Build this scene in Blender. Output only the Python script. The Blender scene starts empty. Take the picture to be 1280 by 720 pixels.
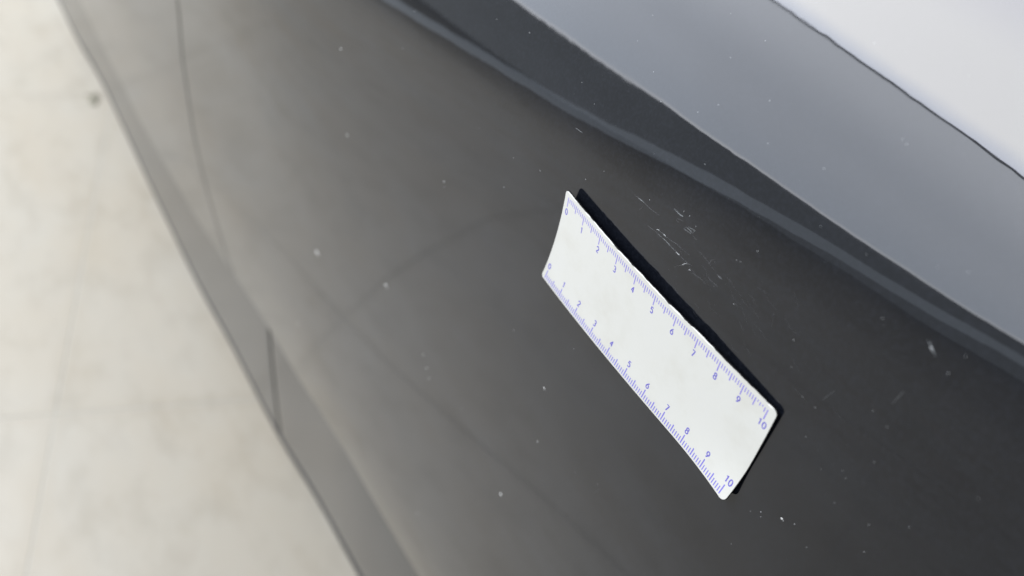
import bpy, bmesh, math, random
import numpy as np
from mathutils import Matrix, Vector

WORLD, RA, RB, RC = 0.87, 6.15, 18.0, 1.0      # radiances of surroundings and lamps
GA = [(0, (1.3, 1.25, 1.18)), (.012, (1.2, 1.16, 1.1)), (.03, (.88, .90, .92)), (.45, (1, 1, 1)), (1, (1.4, 1.37, 1.33))]
GB = [(0, (.76, .80, .89)), (.20, (1, 1, 1)), (.6, (1.0, 1.0, 1.0)), (1, (.88, .88, .93))]
FA, RW, PEEL = 0.555, 0.475, 0.000012          # floor albedo scale, ruler white, orange peel depth (m)
# ---------------------------------------------------------------- camera, light, exposure
SC = bpy.context.scene
COL = SC.collection
FLOOR = 88.0                                   # cm below the ruler's top edge
def V(x, y, z): return (x*0.01, y*0.01, (z+FLOOR)*0.01)

CAM = (17.8626, -16.2447, 18.1159)
MR = ((0.51060972, 0.6486572, -0.56437713), (0.84780339, -0.2705086, 0.45612993), (0.1432031, -0.71138522, -0.68805809))
cd = bpy.data.cameras.new('camera'); cam = bpy.data.objects.new('camera', cd); COL.objects.link(cam)
cam.matrix_world = Matrix.Translation(V(*CAM)) @ Matrix([[r[0], -r[1], -r[2]] for r in MR]).to_4x4()
cd.sensor_width = 36; cd.lens = 1100/1280*36; cd.clip_start = 0.01; cd.clip_end = 100
cd.dof.use_dof = True; cd.dof.focus_distance = 0.282; cd.dof.aperture_fstop = 8.0
SC.camera = cam

W = bpy.data.worlds.new('World'); SC.world = W; W.use_nodes = True
bg = W.node_tree.nodes['Background']; bg.inputs[0].default_value = (0.90, 0.96, 1.0, 1); bg.inputs[1].default_value = WORLD

def area(name, corner, ex, ey, radiance, color, grad=None):
    """rectangular lamp: corner, two edge vectors in cm; emits towards cross(ex, ey)"""
    c, a, b = Vector(corner), Vector(ex), Vector(ey)
    ld = bpy.data.lights.new(name, 'AREA'); ld.shape = 'RECTANGLE'
    ld.size = a.length*0.01; ld.size_y = b.length*0.01
    ld.energy = radiance*ld.size*ld.size_y*math.pi; ld.color = color
    o = bpy.data.objects.new(name, ld); COL.objects.link(o)
    x = a.normalized(); z = -a.cross(b).normalized(); y = z.cross(x)
    m = Matrix((x, y, z)).transposed().to_4x4(); m.translation = Vector(V(*(c+a/2+b/2)))
    o.matrix_world = m
    if grad:                                             # uneven brightness across the opening
        ld.use_nodes = True; nt = ld.node_tree; em = nt.nodes['Emission']
        g = nt.nodes.new('ShaderNodeNewGeometry'); sp = nt.nodes.new('ShaderNodeSeparateXYZ')
        nt.links.new(g.outputs['Parametric'], sp.inputs[0])
        rp_ = nt.nodes.new('ShaderNodeValToRGB'); e = rp_.color_ramp.elements; rp_.color_ramp.interpolation = 'EASE'
        while len(e) < len(grad): e.new(.5)
        for k, (p, c) in enumerate(grad): e[k].position = p; e[k].color = (*[q*.5 for q in c], 1)
        nt.links.new(sp.outputs[0], rp_.inputs[0]); nt.links.new(rp_.outputs[0], em.inputs['Color'])
        em.inputs['Strength'].default_value = 2.0
    return o
# daylight opening opposite the car, bright ceiling panel above it, dim blue strip added low down for the band reflected in the door
area('window_light', (-410, -250, 21), (0, 0, 191), (360, 0, 0), RA, (0.82, 0.88, 1.0), GA)
area('ceiling_light', (-390, -248, 214), (0, 160, 0), (285, 0, 0), RB, (0.975, 0.98, 1.0), GB)
area('low_light', (-480, -249, -92), (-3, 0, 17), (430, 0, 80), RC, (0.72, 0.84, 1.0))

SC.view_settings.view_transform = 'Standard'; SC.view_settings.look = 'None'
SC.view_settings.exposure = 0; SC.view_settings.gamma = 1
SC.cycles.max_bounces = 8; SC.cycles.sample_clamp_indirect = 6

# ---------------------------------------------------------------- helpers
def mesh_obj(name, verts, faces, mat, parent=None, smooth=True):
    me = bpy.data.meshes.new(name); me.from_pydata(verts, [], faces); me.update()
    if smooth: me.polygons.foreach_set('use_smooth', [True]*len(me.polygons))
    me.materials.append(mat)
    o = bpy.data.objects.new(name, me); COL.objects.link(o)
    if parent: o.parent = parent
    return o
def link_copy(src, parent, loc):
    o = src.copy(); COL.objects.link(o); o.parent = parent; o.location = loc
    return o
def empty(name, loc, label, cat):
    o = bpy.data.objects.new(name, None); COL.objects.link(o); o.location = loc
    o['label'] = label; o['category'] = cat; o.empty_display_size = 0.05
    return o
def keep(o, parent):
    o.parent = parent; o.matrix_parent_inverse = Matrix.Translation(-parent.location)
def mat(name, color=(.5,.5,.5), rough=.5, ior=1.5, spec=.5, coat=0):
    m = bpy.data.materials.new(name); m.use_nodes = True
    b = m.node_tree.nodes['Principled BSDF']
    b.inputs['Base Color'].default_value = (*color, 1); b.inputs['Roughness'].default_value = rough
    b.inputs['IOR'].default_value = ior; b.inputs['Specular IOR Level'].default_value = spec
    b.inputs['Coat Weight'].default_value = coat
    return m, m.node_tree, b
def noise(nt, scale, detail=2, rough=.5, vec=None, stretch=None):
    n = nt.nodes.new('ShaderNodeTexNoise'); n.inputs['Scale'].default_value = scale
    n.inputs['Detail'].default_value = detail; n.inputs['Roughness'].default_value = rough
    g = nt.nodes.new('ShaderNodeNewGeometry'); src = g.outputs['Position']
    if stretch:
        mp = nt.nodes.new('ShaderNodeMapping'); mp.inputs['Scale'].default_value = stretch
        mp.inputs['Rotation'].default_value = (0, 0, math.radians(20))
        nt.links.new(src, mp.inputs['Vector']); src = mp.outputs['Vector']
    nt.links.new(src, n.inputs['Vector'])
    return n.outputs['Fac']
def ramp(nt, fac, stops):
    r = nt.nodes.new('ShaderNodeValToRGB'); e = r.color_ramp.elements
    while len(e) < len(stops): e.new(0.5)
    for k, (p, c) in enumerate(stops): e[k].position = p; e[k].color = (*c, 1)
    nt.links.new(fac, r.inputs['Fac']); return r.outputs['Color']
def mixc(nt, fac, a, b, mode='MIX'):
    m = nt.nodes.new('ShaderNodeMix'); m.data_type = 'RGBA'; m.blend_type = mode
    for s, v in ((0, fac), (6, a), (7, b)):
        if isinstance(v, (int, float)): m.inputs[s].default_value = v
        elif isinstance(v, tuple): m.inputs[s].default_value = (*v, 1)
        else: nt.links.new(v, m.inputs[s])
    return m.outputs[2]
def bump(nt, bsdf, fac, dist, strength=1, prev=None, sock='Normal'):
    n = nt.nodes.new('ShaderNodeBump'); n.inputs['Distance'].default_value = dist
    n.inputs['Strength'].default_value = strength
    nt.links.new(fac, n.inputs['Height'])
    if prev is not None: nt.links.new(prev, n.inputs['Normal'])
    if bsdf: nt.links.new(n.outputs['Normal'], bsdf.inputs[sock])
    return n.outputs['Normal']

# ---------------------------------------------------------------- materials
PAINT, nt, b = mat('black_gloss_paint', (.0055, .0058, .0062), .03, 1.46)
n1 = noise(nt, 150, 1.0, .4)                 # orange peel of the lacquer
n2 = noise(nt, 9, 2, .5)
p = bump(nt, None, n2, 0.00018)
bump(nt, b, n1, PEEL, prev=p)
fine = noise(nt, 900, 3, .6)                  # thin film of dust
film = noise(nt, 17, 5, .62, stretch=(1, 1, 2.6)); film2 = noise(nt, 5, 3, .5)
ca = ramp(nt, fine, [(.45, (.0036, .0044, .0066)), (.8, (.0078, .0090, .0130))])
cb = ramp(nt, film, [(.42, (0, 0, 0)), (.68, (.0050, .0054, .0064))])        # wiped, dusty film
cc = ramp(nt, film2, [(.35, (.25, .25, .25)), (.65, (1, 1, 1))])
nt.links.new(mixc(nt, 1.0, ca, mixc(nt, 1.0, cb, cc, 'MULTIPLY'), 'ADD'), b.inputs['Base Color'])
sm = noise(nt, 14, 4, .6)
r = nt.nodes.new('ShaderNodeMapRange'); r.inputs[1].default_value = .35; r.inputs[2].default_value = .75
r.inputs[3].default_value = .02; r.inputs[4].default_value = .06
nt.links.new(sm, r.inputs[0]); nt.links.new(r.outputs[0], b.inputs['Roughness'])
ROCKER, nt, b = mat('rocker_paint', (.02, .02, .02), .16, 1.4)
bump(nt, b, noise(nt, 120, 2), 0.000004)
TRIM, nt, b = mat('dark_plastic_trim', (.016, .018, .02), .5, 1.4)
bump(nt, b, noise(nt, 1500, 2), 0.00005)
DARK, _, _ = mat('seam_black', (.01, .01, .01), .8)  # flat black of the added seam backing and the light-blocking box
SPECK, nt, b = mat('dust', (.75, .75, .73), .7)
SC0, _, _ = mat('scratch_faint', (.07, .073, .078), .45)
SC1, _, _ = mat('scratch_grey', (.17, .18, .19), .45)
SC2, _, _ = mat('scratch_bright', (.42, .43, .44), .5)

TILE, nt, b = mat('stone_tile', (.5, .5, .48), .42, 1.45)
big = noise(nt, 2.6, 5, .6, stretch=(1, 2.2, 1)); mid = noise(nt, 11, 5, .62, stretch=(1, 1.7, 1))
c1 = ramp(nt, big, [(.32, (.565*FA, .51*FA, .415*FA)), (.5, (.58*FA, .535*FA, .45*FA)), (.68, (.59*FA, .555*FA, .48*FA))])
c2 = ramp(nt, mid, [(.33, (.90, .895, .88)), (.52, (1, 1, 1)), (.7, (1.0, .995, .985))])
tc = nt.nodes.new('ShaderNodeTexCoord'); ab = nt.nodes.new('ShaderNodeVectorMath'); ab.operation = 'ABSOLUTE'
nt.links.new(tc.outputs['Object'], ab.inputs[0]); sx_ = nt.nodes.new('ShaderNodeSeparateXYZ'); nt.links.new(ab.outputs[0], sx_.inputs[0])
mx = nt.nodes.new('ShaderNodeMath'); mx.operation = 'MAXIMUM'; nt.links.new(sx_.outputs[0], mx.inputs[0]); nt.links.new(sx_.outputs[1], mx.inputs[1])
c3 = ramp(nt, mx.outputs[0], [(.378, (1, 1, 1)), (.394, (.965, .96, .95))])      # grime gathered along the joints
nt.links.new(mixc(nt, 1.0, mixc(nt, 1.0, c1, c2, 'MULTIPLY'), c3, 'MULTIPLY'), b.inputs['Base Color'])
bump(nt, b, noise(nt, 30, 3), 0.0003)
GROUT, nt, b = mat('grout', (.62*FA, .595*FA, .53*FA), .8)

VINYL, nt, b = mat('white_vinyl', (RW*.995, RW, RW*.985), .38, 1.45)
st = noise(nt, 45, 5, .65)
nt.links.new(ramp(nt, st, [(.3, (RW*.93, RW*.915, RW*.84)), (.5, (RW*.995, RW*.99, RW*.93)), (.75, (RW*1.01, RW*1.005, RW*.96))]), b.inputs['Base Color'])
bump(nt, b, noise(nt, 350, 3), 0.00003)
EDGEW, _, _ = mat('torn_vinyl_edge', (.6, .6, .57), .5)
MAGNET, _, _ = mat('black_magnet', (.006, .006, .007), .6, 1.4, .2)
INK_T, _, _ = mat('violet_ink_light', (.25*RW/.7, .21*RW/.7, .67*RW/.7), .4)
INK_B, _, _ = mat('violet_ink', (.20*RW/.7, .175*RW/.7, .66*RW/.7), .4)
INK_N, _, _ = mat('violet_ink_numerals', (.15*RW/.7, .13*RW/.7, .56*RW/.7), .4)
DIRT, _, _ = mat('dirt', (.19, .18, .14), .9)
random.seed(4)

# ---------------------------------------------------------------- car body shape
import math
# ---- body surface, cm: X towards the near end of the car, Y into the car, Z up ----
ZT=np.arange(-75.0,24.01,0.25)
def soft(X): return -26+5*np.log1p(np.exp((np.asarray(X,float)+26)/5))
def wfac(X): return 0.1+0.9*np.exp(-1.05*10/55*np.log1p(np.exp(-(np.asarray(X,float)+12)/10)))
def bandz(X): X=soft(X); return 2.8+0.215*X
def crz(X): X=soft(X); return 4.6+0.128*X
def theta_table(X):
    h=float(np.clip((14-X)/30.0,0,1)); w=float(wfac(X)); b=float(bandz(X)); c=float(crz(X)); lz=9.5
    ks=[(-75,-13*w),(-47,-13*w),(-40,-9.5*w),(-34,-5.5*w),(-27,-2.5*w),(-18,-1.2*w),(-12,-.8*w),(b-6.5,-.5),(b-2.5,6),(b,13.5+6.5*min(1,2.0*h)),(max(c,b+.8)-.8,15.5+6.0*min(1,2.0*h)),(max(c,b+.8),float(np.interp(X,[-20,-7,-1,6,11,15,30],[26.8,26.0,24.9,24.7,23.9,24.8,26]))),(lz-1,34),(12,44),(16,55),(24,68)]
    t=np.interp(ZT,[k[0] for k in ks],[k[1] for k in ks])
    t=t-3.4*float(1/(1+np.exp((X+27)/6)))*np.exp(-((ZT+17)/8.5)**2)+1.2*np.exp(-((ZT+7)/4.5)**2)
    for n in (5,3): 
        t=np.convolve(np.pad(t,n//2,mode='edge'),np.ones(n)/n,'valid')
    return t
I0=int(np.argmin(abs(ZT+3.5)))
XT=np.arange(-190.0,60.01,2.0)
def build_table():
    T=[]
    for X in XT:
        y=np.concatenate([[0],np.cumsum(np.tan(np.radians(theta_table(X)))[:-1]*0.25)]); y-=y[I0]
        far=max(0.0,-X-5.0); sl=0.014; q=min(max(0.0,-X-10.0),45.0); y=y+sl*q*q/90.0+sl*max(0.0,-X-55.0)
        T.append(y)
    return np.array(T)
YT=build_table()
def bodyY(X,Z):
    X=np.asarray(X,float);Z=np.asarray(Z,float)
    fx=np.clip((X-XT[0])/2.0,1,len(XT)-3.001); fz=np.clip((Z-ZT[0])/0.25,0,len(ZT)-1.001)
    i=fx.astype(int); j=fz.astype(int); a=fx-i; b=fz-j
    g=lambda k: YT[i+k,j]*(1-b)+YT[i+k,j+1]*b
    p0,p1,p2,p3=g(-1),g(0),g(1),g(2)
    return p1+0.5*a*(p2-p0+a*(2*p0-5*p1+4*p2-p3+a*(3*(p1-p2)+p3-p0)))
ZDK=[(-190, -61.95), (-134.3, -59.72), (-112.9, -59.68), (-95.5, -60.19), (-68.8, -57.02), (-44.6, -50.69), (-33.4, -49.24), (-22.7, -44.8), (-15.8, -44.86), (-9.7, -45.23), (10, -46.73), (60, -48.23)]
def zdoor(X):
    X=np.asarray(X,float); return sum(np.interp(X+o,[k[0] for k in ZDK],[k[1] for k in ZDK]) for o in (-3,-1.5,0,1.5,3))/5
def rockY(X,Z):
    z=zdoor(X); d=np.clip(z-np.asarray(Z,float),-1,30); w=wfac(X)
    return bodyY(X,z)+0.55+w*(0.0018*d*d)
ZEK=[(-190, -81.95), (-159.1, -80.71), (-134.2, -75.7), (-114.9, -76.0), (-103.9, -77.0), (-77.9, -77.62), (-59.1, -74.49), (-46.9, -74.4), (-32.4, -69.6), (-21.1, -65.4), (10, -65.8), (60, -66.2)]
def zedge(X):
    X=np.asarray(X,float); return sum(np.interp(X+o,[k[0] for k in ZEK],[k[1] for k in ZEK]) for o in (-6,-3,0,3,6))/5
SPECKS= [(-13.31, -0.02, 0.0199), (-7.78, 2.38, 0.0174), (-5.67, 2.93, 0.0165), (-13.33, -1.76, 0.0202), (-19.25, -4.97, 0.0339), (-18.07, -9.38, 0.048), (-8.22, -5.33, 0.0281), (-8.1, -5.54, 0.0193), (-3.99, -2.53, 0.0249), (-2.2, -0.49, 0.016), (-6.41, -1.4, 0.0176), (-2.02, 3.09, 0.0152), (-0.99, 2.92, 0.0148), (0.14, 0.79, 0.0149), (0.78, 1.56, 0.0145), (-3.85, -1.06, 0.0166), (-0.81, 5.97, 0.0145), (0.57, 4.9, 0.014), (-0.75, 5.19, 0.0145), (1.49, 4.47, 0.0138), (1.78, 7.29, 0.0135), (3.4, 7.34, 0.013), (3.42, 5.5, 0.0131), (2.77, 6.53, 0.0132), (6.19, 8.7, 0.0122), (8.56, 7.63, 0.0115), (8.72, 7.61, 0.0167), (5.58, 5.67, 0.0124), (2.93, 4.99, 0.0133), (7.42, 6.13, 0.0119), (4.78, 6.41, 0.0126), (4.2, 4.13, 0.013), (8.35, 5.12, 0.0117), (9.77, 5.39, 0.0114), (11.29, 6.23, 0.011), (11.87, 6.56, 0.0108), (7.39, 1.69, 0.0185), (11.06, 4.54, 0.0164), (9.49, 2.31, 0.0121), (9.83, 1.62, 0.0123), (12.99, 4.68, 0.016), (7.22, 3.46, 0.0123), (6.8, 2.81, 0.0126), (6.93, 2.86, 0.0125), (13.04, 5.25, 0.0108), (12.2, 2.53, 0.0117), (12.7, 2.49, 0.0116), (12.97, 1.42, 0.0119), (10.53, 1.19, 0.0123), (10.97, 1.26, 0.0122), (11.19, 0.27, 0.0125), (12.47, 0.42, 0.0123), (12.01, -0.15, 0.0126), (12.65, 0.31, 0.0123), (10.98, -3.72, 0.014), (11.26, -3.35, 0.0202), (11.33, -3.51, 0.0139), (11.87, -2.8, 0.0272), (11.94, -2.81, 0.0197), (12.25, -2.52, 0.0195), (13.78, -0.23, 0.0124), (11.01, -5.58, 0.0148), (12.88, -2.8, 0.0135), (14.1, -1.08, 0.0127), (14.52, 0.78, 0.012), (12.79, -0.65, 0.0127), (15.16, 2.9, 0.0113), (-8.42, -16.94, 0.034), (-7.98, -17.58, 0.0342), (-7.64, -18.07, 0.0343), (-4.29, -16.74, 0.0222), (1.1, -9.0, 0.0358), (1.17, -9.03, 0.026), (-0.02, -18.48, 0.0598), (1.55, -12.09, 0.0276), (4.07, -10.97, 0.018), (5.32, -10.08, 0.0174), (-7.95, -32.38, 0.043), (2.06, -5.64, 0.0164), (-1.53, -8.19, 0.0182), (-10.58, -20.54, 0.0253), (-23.29, -22.25, 0.1253), (-23.01, -22.3, 0.0598), (-12.99, -15.92, 0.0664), (-12.79, -15.98, 0.0354), (-29.62, -35.71, 0.0738), (-57.11, -26.8, 0.1214), (-63.64, -25.6, 0.094), (4.4, 2.67, 0.0132), (4.67, 2.7, 0.0131), (5.04, 2.61, 0.013), (3.04, 2.08, 0.0137)]
SCRATCHES= [([(2.379, 1.799), (2.726, 1.863), (3.183, 1.878), (3.632, 1.951)], 0.01, 0), ([(2.601, 1.819), (2.748, 1.856), (2.876, 1.868)], 0.0187, 1), ([(2.84, 1.562), (2.9, 1.667), (2.918, 1.769)], 0.0063, 0), ([(4.034, 2.494), (4.212, 2.502), (4.352, 2.494)], 0.015, 1), ([(4.243, 2.492), (4.372, 2.51), (4.464, 2.534)], 0.0325, 1), ([(4.681, 2.263), (4.868, 2.294), (5.015, 2.324)], 0.0087, 1), ([(4.73, 2.358), (4.924, 2.377), (5.079, 2.385)], 0.01, 1), ([(4.802, 2.419), (4.977, 2.464), (5.086, 2.493), (5.063, 2.407)], 0.0087, 1), ([(3.382, 1.372), (3.682, 1.425), (3.863, 1.464)], 0.0087, 0), ([(3.836, 1.442), (4.07, 1.459), (4.312, 1.484), (4.58, 1.476), (4.849, 1.485)], 0.0113, 1), ([(4.818, 1.471), (4.971, 1.489)], 0.0163, 2), ([(4.971, 1.489), (5.195, 1.488), (5.378, 1.502), (5.554, 1.548)], 0.01, 0), ([(3.775, 1.515), (3.832, 1.554), (3.899, 1.577)], 0.0113, 2), ([(3.904, 1.569), (4.074, 1.583), (4.271, 1.589)], 0.0075, 1), ([(4.111, 1.588), (4.206, 1.603)], 0.02, 2), ([(4.264, 1.601), (4.447, 1.627), (4.716, 1.701), (5.018, 1.714), (5.306, 1.766)], 0.0087, 0), ([(4.993, 1.041), (5.224, 1.311)], 0.0063, 0), ([(5.211, 1.294), (5.289, 1.421), (5.383, 1.494)], 0.0138, 2), ([(5.672, 1.388), (5.873, 1.427), (6.014, 1.465), (6.255, 1.468)], 0.0087, 0), ([(6.087, 1.684), (6.378, 1.685), (6.678, 1.709)], 0.0087, 0), ([(5.491, 2.099), (5.752, 2.098), (6.024, 2.074), (6.322, 2.027)], 0.0075, 0), ([(6.475, 1.988), (6.599, 1.995), (6.691, 2.005)], 0.0138, 1), ([(6.055, 2.059), (6.067, 2.197), (6.146, 2.274), (6.223, 2.2)], 0.0075, 0), ([(4.293, 2.28), (4.427, 2.279)], 0.0075, 0), ([(4.323, 2.348), (4.543, 2.425)], 0.0087, 0), ([(5.08, 2.318), (5.294, 2.315)], 0.0075, 0), ([(5.504, 1.353), (5.572, 1.405)], 0.0125, 2), ([(12.194, 4.926), (12.328, 4.881), (12.542, 4.766)], 0.0131, 1), ([(12.326, 4.854), (12.434, 4.81)], 0.0209, 2), ([(5.304, -10.781), (5.533, -10.066)], 0.0065, 0), ([(12.463, 3.07), (12.498, 3.562)], 0.0092, 0), ([(11.023, 1.612), (11.157, 2.135)], 0.0079, 0), ([(-1.249, 1.874), (-0.87, 1.931)], 0.0105, 1), ([(0.522, -1.172), (1.087, -1.076)], 0.0079, 0)]

# ---------------------------------------------------------------- floor of large stone tiles
JX, JY = -72.5, -19.0
UA = np.array([82.0, -28.0]); UA /= np.linalg.norm(UA); UB = np.array([0.323, 0.946]); UB /= np.linalg.norm(UB)
ang = math.atan2(UA[1], UA[0])
floor = mesh_obj('floor', [V(-1500, -520, -FLOOR-.05), V(1500, -520, -FLOOR-.05), V(1500, 600, -FLOOR-.05), V(-1500, 600, -FLOOR-.05)], [(0, 1, 2, 3)], GROUT, smooth=False)
floor['kind'] = 'structure'
T = 80.0
def tile_mesh():
    h = T/2 - .07; e = .08; vs = []; fs = []
    for dz, k in ((-.6, 0), (-.1, 0), (-.02, e*.5), (0, e)):
        q = h-k; vs += [(-q*.01, -q*.01, dz*.01), (q*.01, -q*.01, dz*.01), (q*.01, q*.01, dz*.01), (-q*.01, q*.01, dz*.01)]
    for L in range(3):
        for i in range(4): fs.append((L*4+i, L*4+(i+1) % 4, L*4+4+(i+1) % 4, L*4+4+i))
    fs.append((12, 13, 14, 15)); return vs, fs
vs, fs = tile_mesh(); tile0 = None
for i in range(-8, 8):
    for j in range(-8, 8):
        cx = JX + UA[0]*T*(i+.5) + (-UA[1])*T*(j+.5); cy = JY + UA[1]*T*(i+.5) + UA[0]*T*(j+.5)
        if cy > 260 or cy < -470: continue
        loc = V(cx, cy, -FLOOR + random.uniform(-.02, .02))
        if tile0 is None:
            tile0 = mesh_obj('tile', vs, fs, TILE, floor, smooth=False); tile0.location = loc; o = tile0
        else: o = link_copy(tile0, floor, loc)
        o.rotation_euler = (random.uniform(-.0004, .0004), random.uniform(-.0004, .0004), ang)

# small clump of dirt on the joint crossing by the car
def clump(cx, cy, cz, r, n, m, name):
    vs = []; fs = []
    for k in range(n):
        a = random.uniform(0, 6.28); d = r*random.random()**.8; s = r*random.uniform(.25, .5)
        bx, by = cx+math.cos(a)*d*1.5, cy+math.sin(a)*d*.8; b0 = len(vs)
        ring = [(math.cos(t*1.257+a)*s*random.uniform(.7, 1.2), math.sin(t*1.257+a)*s*random.uniform(.7, 1.2)) for t in range(5)]
        vs += [V(bx+x, by+y, cz) for x, y in ring] + [V(bx+x*.5, by+y*.5, cz+s*.5) for x, y in ring] + [V(bx, by, cz+s*.7)]
        for t in range(5):
            u = (t+1) % 5; fs += [(b0+t, b0+u, b0+5+u, b0+5+t), (b0+5+t, b0+5+u, b0+10)]
    return mesh_obj(name, vs, fs, m)
dc = clump(-148.5, 3.2, -FLOOR+.02, 1.7, 12, DIRT, 'dirt_clump')
dc['label'] = 'small dark clump of dirt on the pale floor tiles close to the car'; dc['category'] = 'dirt'

# ---------------------------------------------------------------- the car
car = empty('car', V(-40, 20, -FLOOR), 'glossy black car, lower side with scratched door and grey sill on a pale tiled floor', 'car')
ZTOP = 22.0
GAPK = [(-65.5, -48.1), (-55.5, -54.1), (-50.77, -56.8), (-45.52, -57.6), (-40.91, -58.1), (-36.39, -58.2), (-31.35, -57.6), (-26.68, -57.1), (-19.9, -54.5), (-5, -51.5), (24, -45.5)]
def gapx(Z): return float(sum(np.interp(Z+o, [k[0] for k in GAPK], [k[1] for k in GAPK]) for o in (-1.2, -.6, 0, .6, 1.2))/5)

def sheet(name, P, yf, mt, parent, edges, depth=1.6, r=.16):
    """P: array rows x cols of (X,Z); adds rolled edges on the chosen sides ('l','r','b','t')"""
    R, Cn = P.shape[:2]; Y = yf(P[..., 0], P[..., 1])
    vs = [V(P[i, j, 0], Y[i, j], P[i, j, 1]) for i in range(R) for j in range(Cn)]
    fs = [(i*Cn+j, i*Cn+j+1, (i+1)*Cn+j+1, (i+1)*Cn+j) for i in range(R-1) for j in range(Cn-1)]
    per = [(0, j) for j in range(Cn)] + [(i, Cn-1) for i in range(1, R)] + [(R-1, j) for j in range(Cn-2, -1, -1)] + [(i, 0) for i in range(R-2, 0, -1)]
    n = len(per); pts = np.array([P[i, j] for i, j in per])
    tan = np.roll(pts, -1, 0) - np.roll(pts, 1, 0); tan /= np.linalg.norm(tan, axis=1)[:, None]
    nor = np.stack([tan[:, 1], -tan[:, 0]], 1)            # outward for counter-clockwise order
    y0 = np.array([Y[i, j] for i, j in per]); prev = [i*Cn+j for i, j in per]
    for a, d in ((.45, .04), (.8, .2), (1.0, .55), (1.0, None)):
        off = len(vs); dd = depth if d is None else d*r*2.2
        for k in range(n): vs.append(V(pts[k, 0]+nor[k, 0]*r*a, y0[k]+dd, pts[k, 1]+nor[k, 1]*r*a))
        cur = [off+k for k in range(n)]
        for k in range(n):
            m = (k+1) % n; fs.append((prev[k], cur[k], cur[m], prev[m]))
        prev = cur
    o = mesh_obj(name, vs, fs, mt); keep(o, parent); return o

def smoothstep_list(a, b, n): return np.linspace(a, b, n)
# door: columns from the shut line to the near end, rows from lower edge to the window line
RW_, CN_ = 300, 330
P = np.zeros((RW_, CN_, 2)); tz = np.linspace(0, 1, RW_)**.85; 
for j, s in enumerate(np.linspace(0, 1, CN_)):
    X = np.full(RW_, -48.0*(1-s) + 48*s)
    for _ in range(4):
        Z = zdoor(X)+.0 + (ZTOP-zdoor(X))*tz
        g = np.array([gapx(z) for z in Z])+.27
        X = g*(1-s) + 48*s
    P[:, j, 0] = X; P[:, j, 1] = Z
door = sheet('door', P, bodyY, PAINT, car, 'lb')
door['label'] = 'glossy black door with faint scratches above the ruler'
RF, CF = 150, 240
P = np.zeros((RF, CF, 2)); tz = np.linspace(0, 1, RF)
for j, s in enumerate(np.linspace(0, 1, CF)):
    X = np.full(RF, -185*(1-s) + -48.0*s)
    for _ in range(4):
        Z = zdoor(X) + (ZTOP-zdoor(X))*tz
        g = np.array([gapx(z) for z in Z])-.27
        X = -185*(1-s) + g*s
    P[:, j, 0] = X; P[:, j, 1] = Z
side = sheet('side_panel', P, bodyY, PAINT, car, 'rb')
side['label'] = 'neighbouring black body panel beyond the curved shut line'
# black sheet added behind the shut lines, standing in for shade in the seams
bk = []
for k, X in enumerate(np.linspace(-185, 48, 60)):
    for Z in (ZTOP-.5, 0, -20, float(zdoor(X))+1.0, float(zdoor(X))-8, float(zedge(X))+1): bk.append((X, float(bodyY(X, max(Z, float(zdoor(X))))) + (2.2 if Z > -60 else 3.4), Z))
fsb = [(a*6+c, a*6+c+1, (a+1)*6+c+1, (a+1)*6+c) for a in range(59) for c in range(5)]
o = mesh_obj('seam_backing', [V(*q) for q in bk], fsb, DARK); keep(o, car)
# rocker (sill) panels with the open joint between them
def rocker(x0, x1, name):
    Rr, Cr = 40, max(40, int((x1-x0)/1.2)); P = np.zeros((Rr, Cr, 2))
    for j, X in enumerate(np.linspace(x0, x1, Cr)):
        zt = float(zdoor(X))+2.2; zb = float(zedge(X))+2.3
        P[:, j, 0] = X; P[:, j, 1] = np.linspace(zb, zt, Rr)
    o = sheet(name, P, rockY, ROCKER, car, 'lrb', 1.3, .2); return o
r1 = rocker(-185, -45.3, 'sill_panel'); r1['label'] = 'grey sill panel beyond the open joint'
r2 = rocker(-44.4, 48, 'sill_panel'); r2['label'] = 'grey sill panel below the scratched door'
# dark plastic lip along the bottom of the sill
vs = []; prof = [(.1, 2.35), (-.05, 2.1), (-.12, 1.2), (-.08, .3), (.15, 0), (.6, -.12), (4.5, .1)]
XS = np.linspace(-185, 48, 150)
for X in XS:
    ze = float(zedge(X))
    for dy, dz in prof: vs.append((X, float(rockY(X, ze+1.8))+dy+.15, ze+dz))
n = len(prof)
o = mesh_obj('sill_trim', [V(*q) for q in vs], [(a*n+c+1, a*n+c, (a+1)*n+c, (a+1)*n+c+1) for a in range(len(XS)-1) for c in range(n-1)], TRIM); keep(o, car)
# plain black box added out of sight behind the sill to block light
def box(x0, x1, y0, y1, z0, z1):
    v = [V(x, y, z) for x in (x0, x1) for y in (y0, y1) for z in (z0, z1)]
    return v, [(0, 1, 3, 2), (4, 6, 7, 5), (0, 4, 5, 1), (2, 3, 7, 6), (0, 2, 6, 4), (1, 5, 7, 3)]
v, f = box(-183, 46, 12, 165, -64, 10)
o = mesh_obj('light_block_box', v, f, DARK, smooth=False); keep(o, car)
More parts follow.
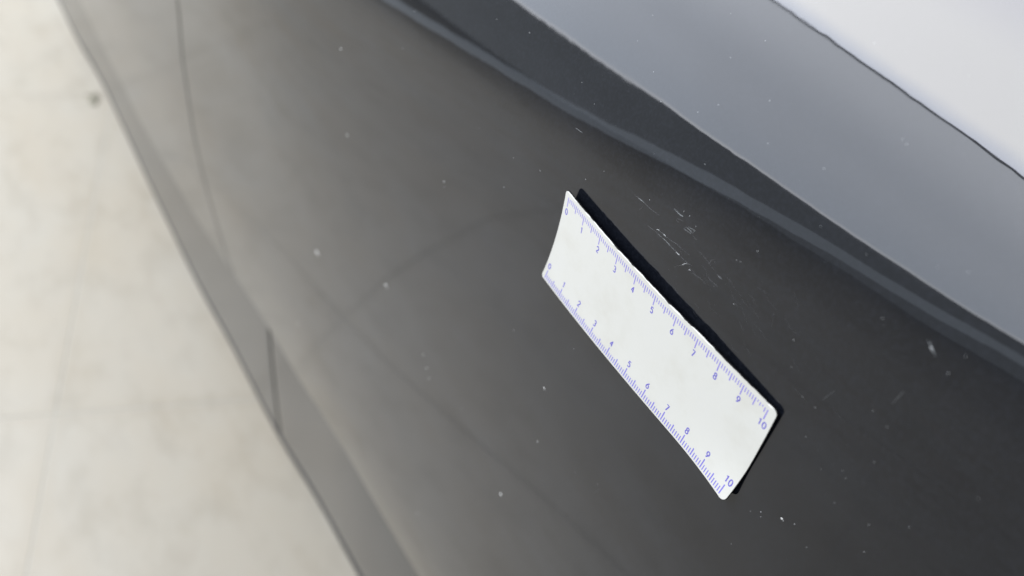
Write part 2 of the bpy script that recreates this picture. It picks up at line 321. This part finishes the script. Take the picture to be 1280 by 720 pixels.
# drop of dried water etc. : dust specks sticking to the lacquer
def surf(X, Z, h=0.0):
    e = .05; X = float(X); Z = float(Z)
    gx = float(bodyY(X+e, Z)-bodyY(X-e, Z))/(2*e); gz = float(bodyY(X, Z+e)-bodyY(X, Z-e))/(2*e)
    nrm = Vector((gx, -1, gz)).normalized()
    return Vector((X, float(bodyY(X, Z)), Z)) + nrm*h, nrm
def specks(name, lst, m, flat=.35):
    vs = []; fs = []
    for X, Z, r in lst:
        c, nrm = surf(X, Z); t1 = nrm.orthogonal().normalized(); t2 = nrm.cross(t1); b0 = len(vs)
        a0 = random.uniform(0, 6); el = random.uniform(1, 1.7)
        for t in range(6):
            q = 1.047*t; rr = r*random.uniform(.75, 1.2)
            d = (t1*math.cos(a0)+t2*math.sin(a0))*math.cos(q)*rr*el + (t2*math.cos(a0)-t1*math.sin(a0))*math.sin(q)*rr
            vs.append(V(*(c+d+nrm*.0005))); 
        vs.append(V(*(c+nrm*r*flat)))
        for t in range(6): fs.append((b0+t, b0+(t+1) % 6, b0+6))
    o = mesh_obj(name, vs, fs, m); keep(o, car); return o
def sub(o, parent):                                   # sub-part of the door
    o.parent = parent; o.matrix_parent_inverse = Matrix.Identity(4)
sx = [(s[0], s[1], s[2]*(.72 if s[2] < .027 else 1)) for s in SPECKS if s[0] > gapx(s[1])+1]
o = specks('faint_dust_specks', [s for s in sx if s[2] < .0195], SC2); sub(o, door); o['kind'] = 'stuff'
o = specks('dust_specks', [s for s in sx if s[2] >= .0195], SPECK); sub(o, door); o['kind'] = 'stuff'
rnd = []
for k in range(520):
    X = random.uniform(-30, 20); Z = random.uniform(-20, 11)
    rnd.append((X, Z, .0025 + .005*random.random()**3))
for k in range(260):
    a = random.gauss(9, 5); rnd.append((a, random.gauss(1.5, 3.5), .002+.004*random.random()**3))
o = specks('fine_dust', rnd, SC1); sub(o, door); o['kind'] = 'stuff'
# scratches in the lacquer: hair-thin raised burrs
def ribbon(pts, w, h, at, taper=True, jit=0.0):
    """flat ribbon along pts (2-D), at(u,v,h)->Vector"""
    P = []
    for a, b_ in zip(pts[:-1], pts[1:]):
        m = max(2, int(math.hypot(b_[0]-a[0], b_[1]-a[1])/.06)+1)
        for k in range(m): P.append((a[0]+(b_[0]-a[0])*k/m, a[1]+(b_[1]-a[1])*k/m))
    P.append(pts[-1]); n = len(P); vs = []
    for k, (x, y) in enumerate(P):
        x0, y0 = P[max(0, k-1)]; x1, y1 = P[min(n-1, k+1)]; L = math.hypot(x1-x0, y1-y0) or 1
        nx, ny = -(y1-y0)/L, (x1-x0)/L
        ww = w*.5*((math.sin(math.pi*(k+.6)/(n+.2))**.5) if taper else 1)*(1+random.uniform(-jit, jit)*1.2)
        jx = random.uniform(-jit, jit)*w*.5
        vs += [at(x+nx*(ww+jx), y+ny*(ww+jx), h), at(x-nx*(ww-jx), y-ny*(ww-jx), h)]
    return vs, [(2*k, 2*k+1, 2*k+3, 2*k+2) for k in range(n-1)]
def onbody(x, z, h): return V(*surf(x, z, h)[0])
for pts, w, k in SCRATCHES:
    v, f = ribbon(pts, w, .002, onbody, True, .5)
    o = mesh_obj('scratch', v, f, (SC0, SC1, SC2)[k], smooth=False); keep(o, car); sub(o, door)
hair = []; fh = []
for k in range(34):                                    # fine swirl marks around the scratches
    X = random.gauss(7.6, 1.5); Z = random.gauss(1.6, .8); L = random.uniform(.2, .7)
    a = math.radians(random.gauss(-12, 14)); c = random.gauss(0, .03)
    v, f = ribbon([(X, Z), (X+L*.5*math.cos(a), Z+L*.5*math.sin(a)+c), (X+L*math.cos(a), Z+L*math.sin(a))], .0035, .0015, onbody, True, .4)
    fh += [tuple(i+len(hair) for i in q) for q in f]; hair += v
o = mesh_obj('fine_scratches', hair, fh, SC0, smooth=False); keep(o, car); sub(o, door); o['kind'] = 'stuff'

# ---------------------------------------------------------------- the ruler
TT = np.array([(0, -0.018, -0.126, 0.002), (1, 0.948, -0.15, 0.001), (2, 1.942, -0.176, -0.065), (3, 2.978, -0.194, -0.08), (4, 3.976, -0.203, -0.066), (5, 5.017, -0.208, -0.076), (6, 6.01, -0.2, 0.003), (7, 7.016, -0.187, 0.05), (8, 7.985, -0.172, 0.027), (9, 8.994, -0.151, 0.046), (10, 9.977, -0.125, 0.087)])
BB = np.array([(0, -0.245, -3.66), (1, 0.745, -3.718), (2, 1.725, -3.762), (3, 2.759, -3.765), (5, 4.804, -3.762), (6, 5.849, -3.73), (7, 6.881, -3.707), (8, 7.914, -3.67), (9, 8.953, -3.604), (10, 9.968, -3.555)])
BB[:, 1] += np.linspace(-.11, -.035, len(BB)); BB[:, 2] += np.linspace(-.44, -.50, len(BB))     # tick tips -> tick feet
pTx, pTz = np.polyfit(TT[:, 0], TT[:, 1]-TT[:, 0], 3), np.polyfit(TT[:, 0], TT[:, 3], 4)
pBx, pBz = np.polyfit(BB[:, 0], BB[:, 1]-BB[:, 0], 3), np.polyfit(BB[:, 0], BB[:, 2], 3)
HW = 4.02                                              # distance between the two tick rows' feet, cm
def cl(u): return min(10.0, max(0.0, u))
def lift(u, v):
    t = max(0.0, 1-v/HW)
    h = .075 + (.225-.015*u+.06*math.sin(math.pi*cl(u)/10))*t**2.1
    if u > 7.5: h += .26*((u-7.5)/2.9)**2*max(0.0, (v-2.3)/1.9)**1.5
    return h
def rs(u, v, h=0.0):
    """u: cm along the scale, v: cm down from the upper tick row -> world point (cm)"""
    t = v/HW
    x = (1-t)*(np.polyval(pTx, cl(u))+u) + t*(np.polyval(pBx, cl(u))+u)
    x += (.52-.038*cl(u))*t*(1-t)
    z = (1-t)*np.polyval(pTz, cl(u)) + t*np.polyval(pBz, cl(u))
    return Vector((x, float(bodyY(x, z)) - lift(u, v), z))
def rp(u, v, h=0.0):
    e = .03; p = rs(u, v); a = rs(u+e, v)-rs(u-e, v); c = rs(u, v+e)-rs(u, v-e)
    n_ = a.cross(c).normalized()
    if n_.y > 0: n_ = -n_
    return p + n_*h
def rw(u, v, h): return V(*rp(u, v, h))
U0, U1, V0, V1 = -.20, 10.30, -.17, HW+.07
def torn(u): return .005*math.sin(u*7.1)+.009*math.sin(u*2.3+1)+.005*math.sin(u*17+2)+.003*math.sin(u*41)
ruler = empty('ruler', V(5, -.1, -2), 'white flexible magnetic ruler with violet centimetre scales stuck on the black door', 'ruler')
US = sorted(set([round(x, 4) for x in np.concatenate([U0+np.array([0, .01, .03, .06, .1, .15, .21, .28]), np.linspace(U0+.34, U1-.34, 150), U1-np.array([.28, .21, .15, .1, .06, .03, .01, 0])])]))
def vlim(u, grow=0.0):
    lo, hi = V0, V1
    def cr(d, r): return r-math.sqrt(max(0, r*r-(r-d)**2)) if d < r else 0
    lo += cr(u-U0, .14)+cr(U1-u, .13); hi -= cr(u-U0, .16)+cr(U1-u, .24)
    return lo+torn(u)*(0 if grow else 1), hi
def slab(name, h0, h1, m, grow=0.0, nv=26):
    vs = []; nU = len(US)
    for side_ in (h1, h0):
        for u in US:
            lo, hi = vlim(u, grow); uu = 5.05+(u-5.05)*(1+grow/5)
            for k in range(nv):
                t = k/(nv-1); v = (lo-grow)+(hi-lo+2*grow)*t; vs.append(rw(uu, v, side_))
    fs = []; N = nU*nv
    for a in range(nU-1):
        for k in range(nv-1):
            i = a*nv+k; fs += [(i, i+1, i+nv+1, i+nv), (N+i, N+i+nv, N+i+nv+1, N+i+1)]
    for a in range(nU-1):
        i = a*nv; fs += [(i, i+nv, N+i+nv, N+i)]; i = a*nv+nv-1; fs += [(i, N+i, N+i+nv, i+nv)]
    for k in range(nv-1):
        i = k; fs += [(i, N+i, N+i+1, i+1)]; i = (nU-1)*nv+k; fs += [(i, i+1, N+i+1, N+i)]
    o = mesh_obj(name, vs, fs, m)
    try: o.data.set_sharp_from_angle(angle=math.radians(50))
    except Exception: pass
    keep(o, ruler); return o
slab('magnetic_backing', -.055, -.012, MAGNET, .012)
face = slab('white_sheet', -.011, 0, VINYL)
# frayed laminate lip along the upper edge
vs = []; fs = []; random.seed(9)
def lipseg(u0, u1, wd, hh):
    n = max(4, int((u1-u0)/.05)); b0 = len(vs)
    for k in range(n+1):
        u = u0+(u1-u0)*k/n; s = max(0.0, math.sin(math.pi*k/n))**.6; lo, _ = vlim(u); w = wd*s*random.uniform(.75, 1.1)
        vs.extend([rw(u, lo+.045*s, .0008), rw(u, lo-.005, hh*s+.002), rw(u, lo-w, hh*s*.5), rw(u, lo-w*.7, -.012)])
    for k in range(n):
        for c in range(3): i = b0+k*4+c; fs.append((i, i+4, i+5, i+1))
for a, b_, w_, h_ in ((-.15, .5, .02, .012), (1.0, 1.35, .03, .01), (1.5, 2.5, .03, .022), (2.35, 2.75, .035, .012), (2.9, 3.7, .03, .014), (3.8, 4.5, .035, .02), (4.4, 5.5, .03, .026), (5.6, 6.3, .04, .012), (6.6, 7.7, .04, .014), (9.9, 10.2, .03, .02)): lipseg(a, b_, w_, h_)
o = mesh_obj('frayed_edge', vs, fs, EDGEW); keep(o, ruler); o['kind'] = 'stuff'
# print: tick rows and numerals, hair-thin ink on the curved sheet
INKH = .0012
def print_obj(name, ribs, m, label=None):
    vs = []; fs = []
    for v, f in ribs:
        fs += [tuple(i+len(vs) for i in q) for q in f]; vs += v
    o = mesh_obj(name, vs, fs, m, smooth=False); keep(o, ruler); 
    o.parent = face; o.matrix_parent_inverse = Matrix.Identity(4)
    if label: o['label'] = label
    return o
rb = []; rt = []
for k in range(101):
    u = k*.1
    L = .40 if k % 10 == 0 else (.31 if k % 5 == 0 else .19)
    v0 = 0.0
    if 22 < k < 27 or 51 < k < 56 or k < 2: v0 = .03
    if k in (96, 98): L *= .4
    if k == 97: L *= .7
    rt.append(ribbon([(u, v0), (u, L)], .034 if k % 5 else .041, INKH, rw, False))
    L = .44 if k % 10 == 0 else (.36 if k % 5 == 0 else .25)
    rb.append(ribbon([(u, HW), (u, HW-L)], .036 if k % 5 else .044, INKH, rw, False))
print_obj('tick_row', rt, INK_T, 'fine violet millimetre ticks along the frayed upper edge')
print_obj('tick_row', rb, INK_B, 'bold violet millimetre ticks along the lower edge')
def arc(cx, cy, rx, ry, a0, a1, n=10): return [(cx+rx*math.cos(math.radians(a0+(a1-a0)*k/n)), cy+ry*math.sin(math.radians(a0+(a1-a0)*k/n))) for k in range(n+1)]
G = {'0': [arc(.5, .5, .42, .46, 90, 450, 22)],
 '1': [[(.22, .74), (.55, .96), (.55, .02)]],
 '2': [arc(.5, .70, .38, .27, 170, -35, 10)+[(.12, .04), (.90, .04)]],
 '3': [arc(.46, .73, .36, .23, 150, -80, 10)+arc(.46, .27, .40, .25, 80, -150, 10)],
 '4': [[(.70, .02), (.70, .96), (.10, .28), (.94, .28)]],
 '5': [[(.86, .96), (.24, .96), (.16, .52)]+arc(.48, .32, .38, .30, 130, -150, 12)],
 '6': [[(.74, .96), (.30, .62)]+arc(.48, .31, .38, .29, 150, -210, 18)],
 '7': [[(.10, .96), (.90, .96), (.40, .02)]],
 '8': [arc(.5, .73, .32, .23, -90, 270, 16), arc(.5, .26, .39, .26, 90, 450, 18)],
 '9': [[(.26, .04), (.70, .38)]+arc(.52, .69, .38, .29, -30, 330, 18)]}
def numeral(txt, u, vc, h=.25, w=.137, sw=.043):
    ribs = []; tot = len(txt)*w+(len(txt)-1)*.035
    for q, ch in enumerate(txt):
        x0 = u-tot/2+q*(w+.035)
        for st_ in G[ch]:
            ribs.append(ribbon([(x0+a*w, vc+h/2-b_*h) for a, b_ in st_], sw, INKH, rw, False))
    return ribs
for k in range(11):
    o = print_obj('numeral', numeral(str(k), k+.02, .60 if k < 10 else .56), INK_N)
    o = print_obj('numeral', numeral(str(k), k+(.0 if k < 10 else .03), HW-.44-.24, h=.28, sw=.046), INK_N)
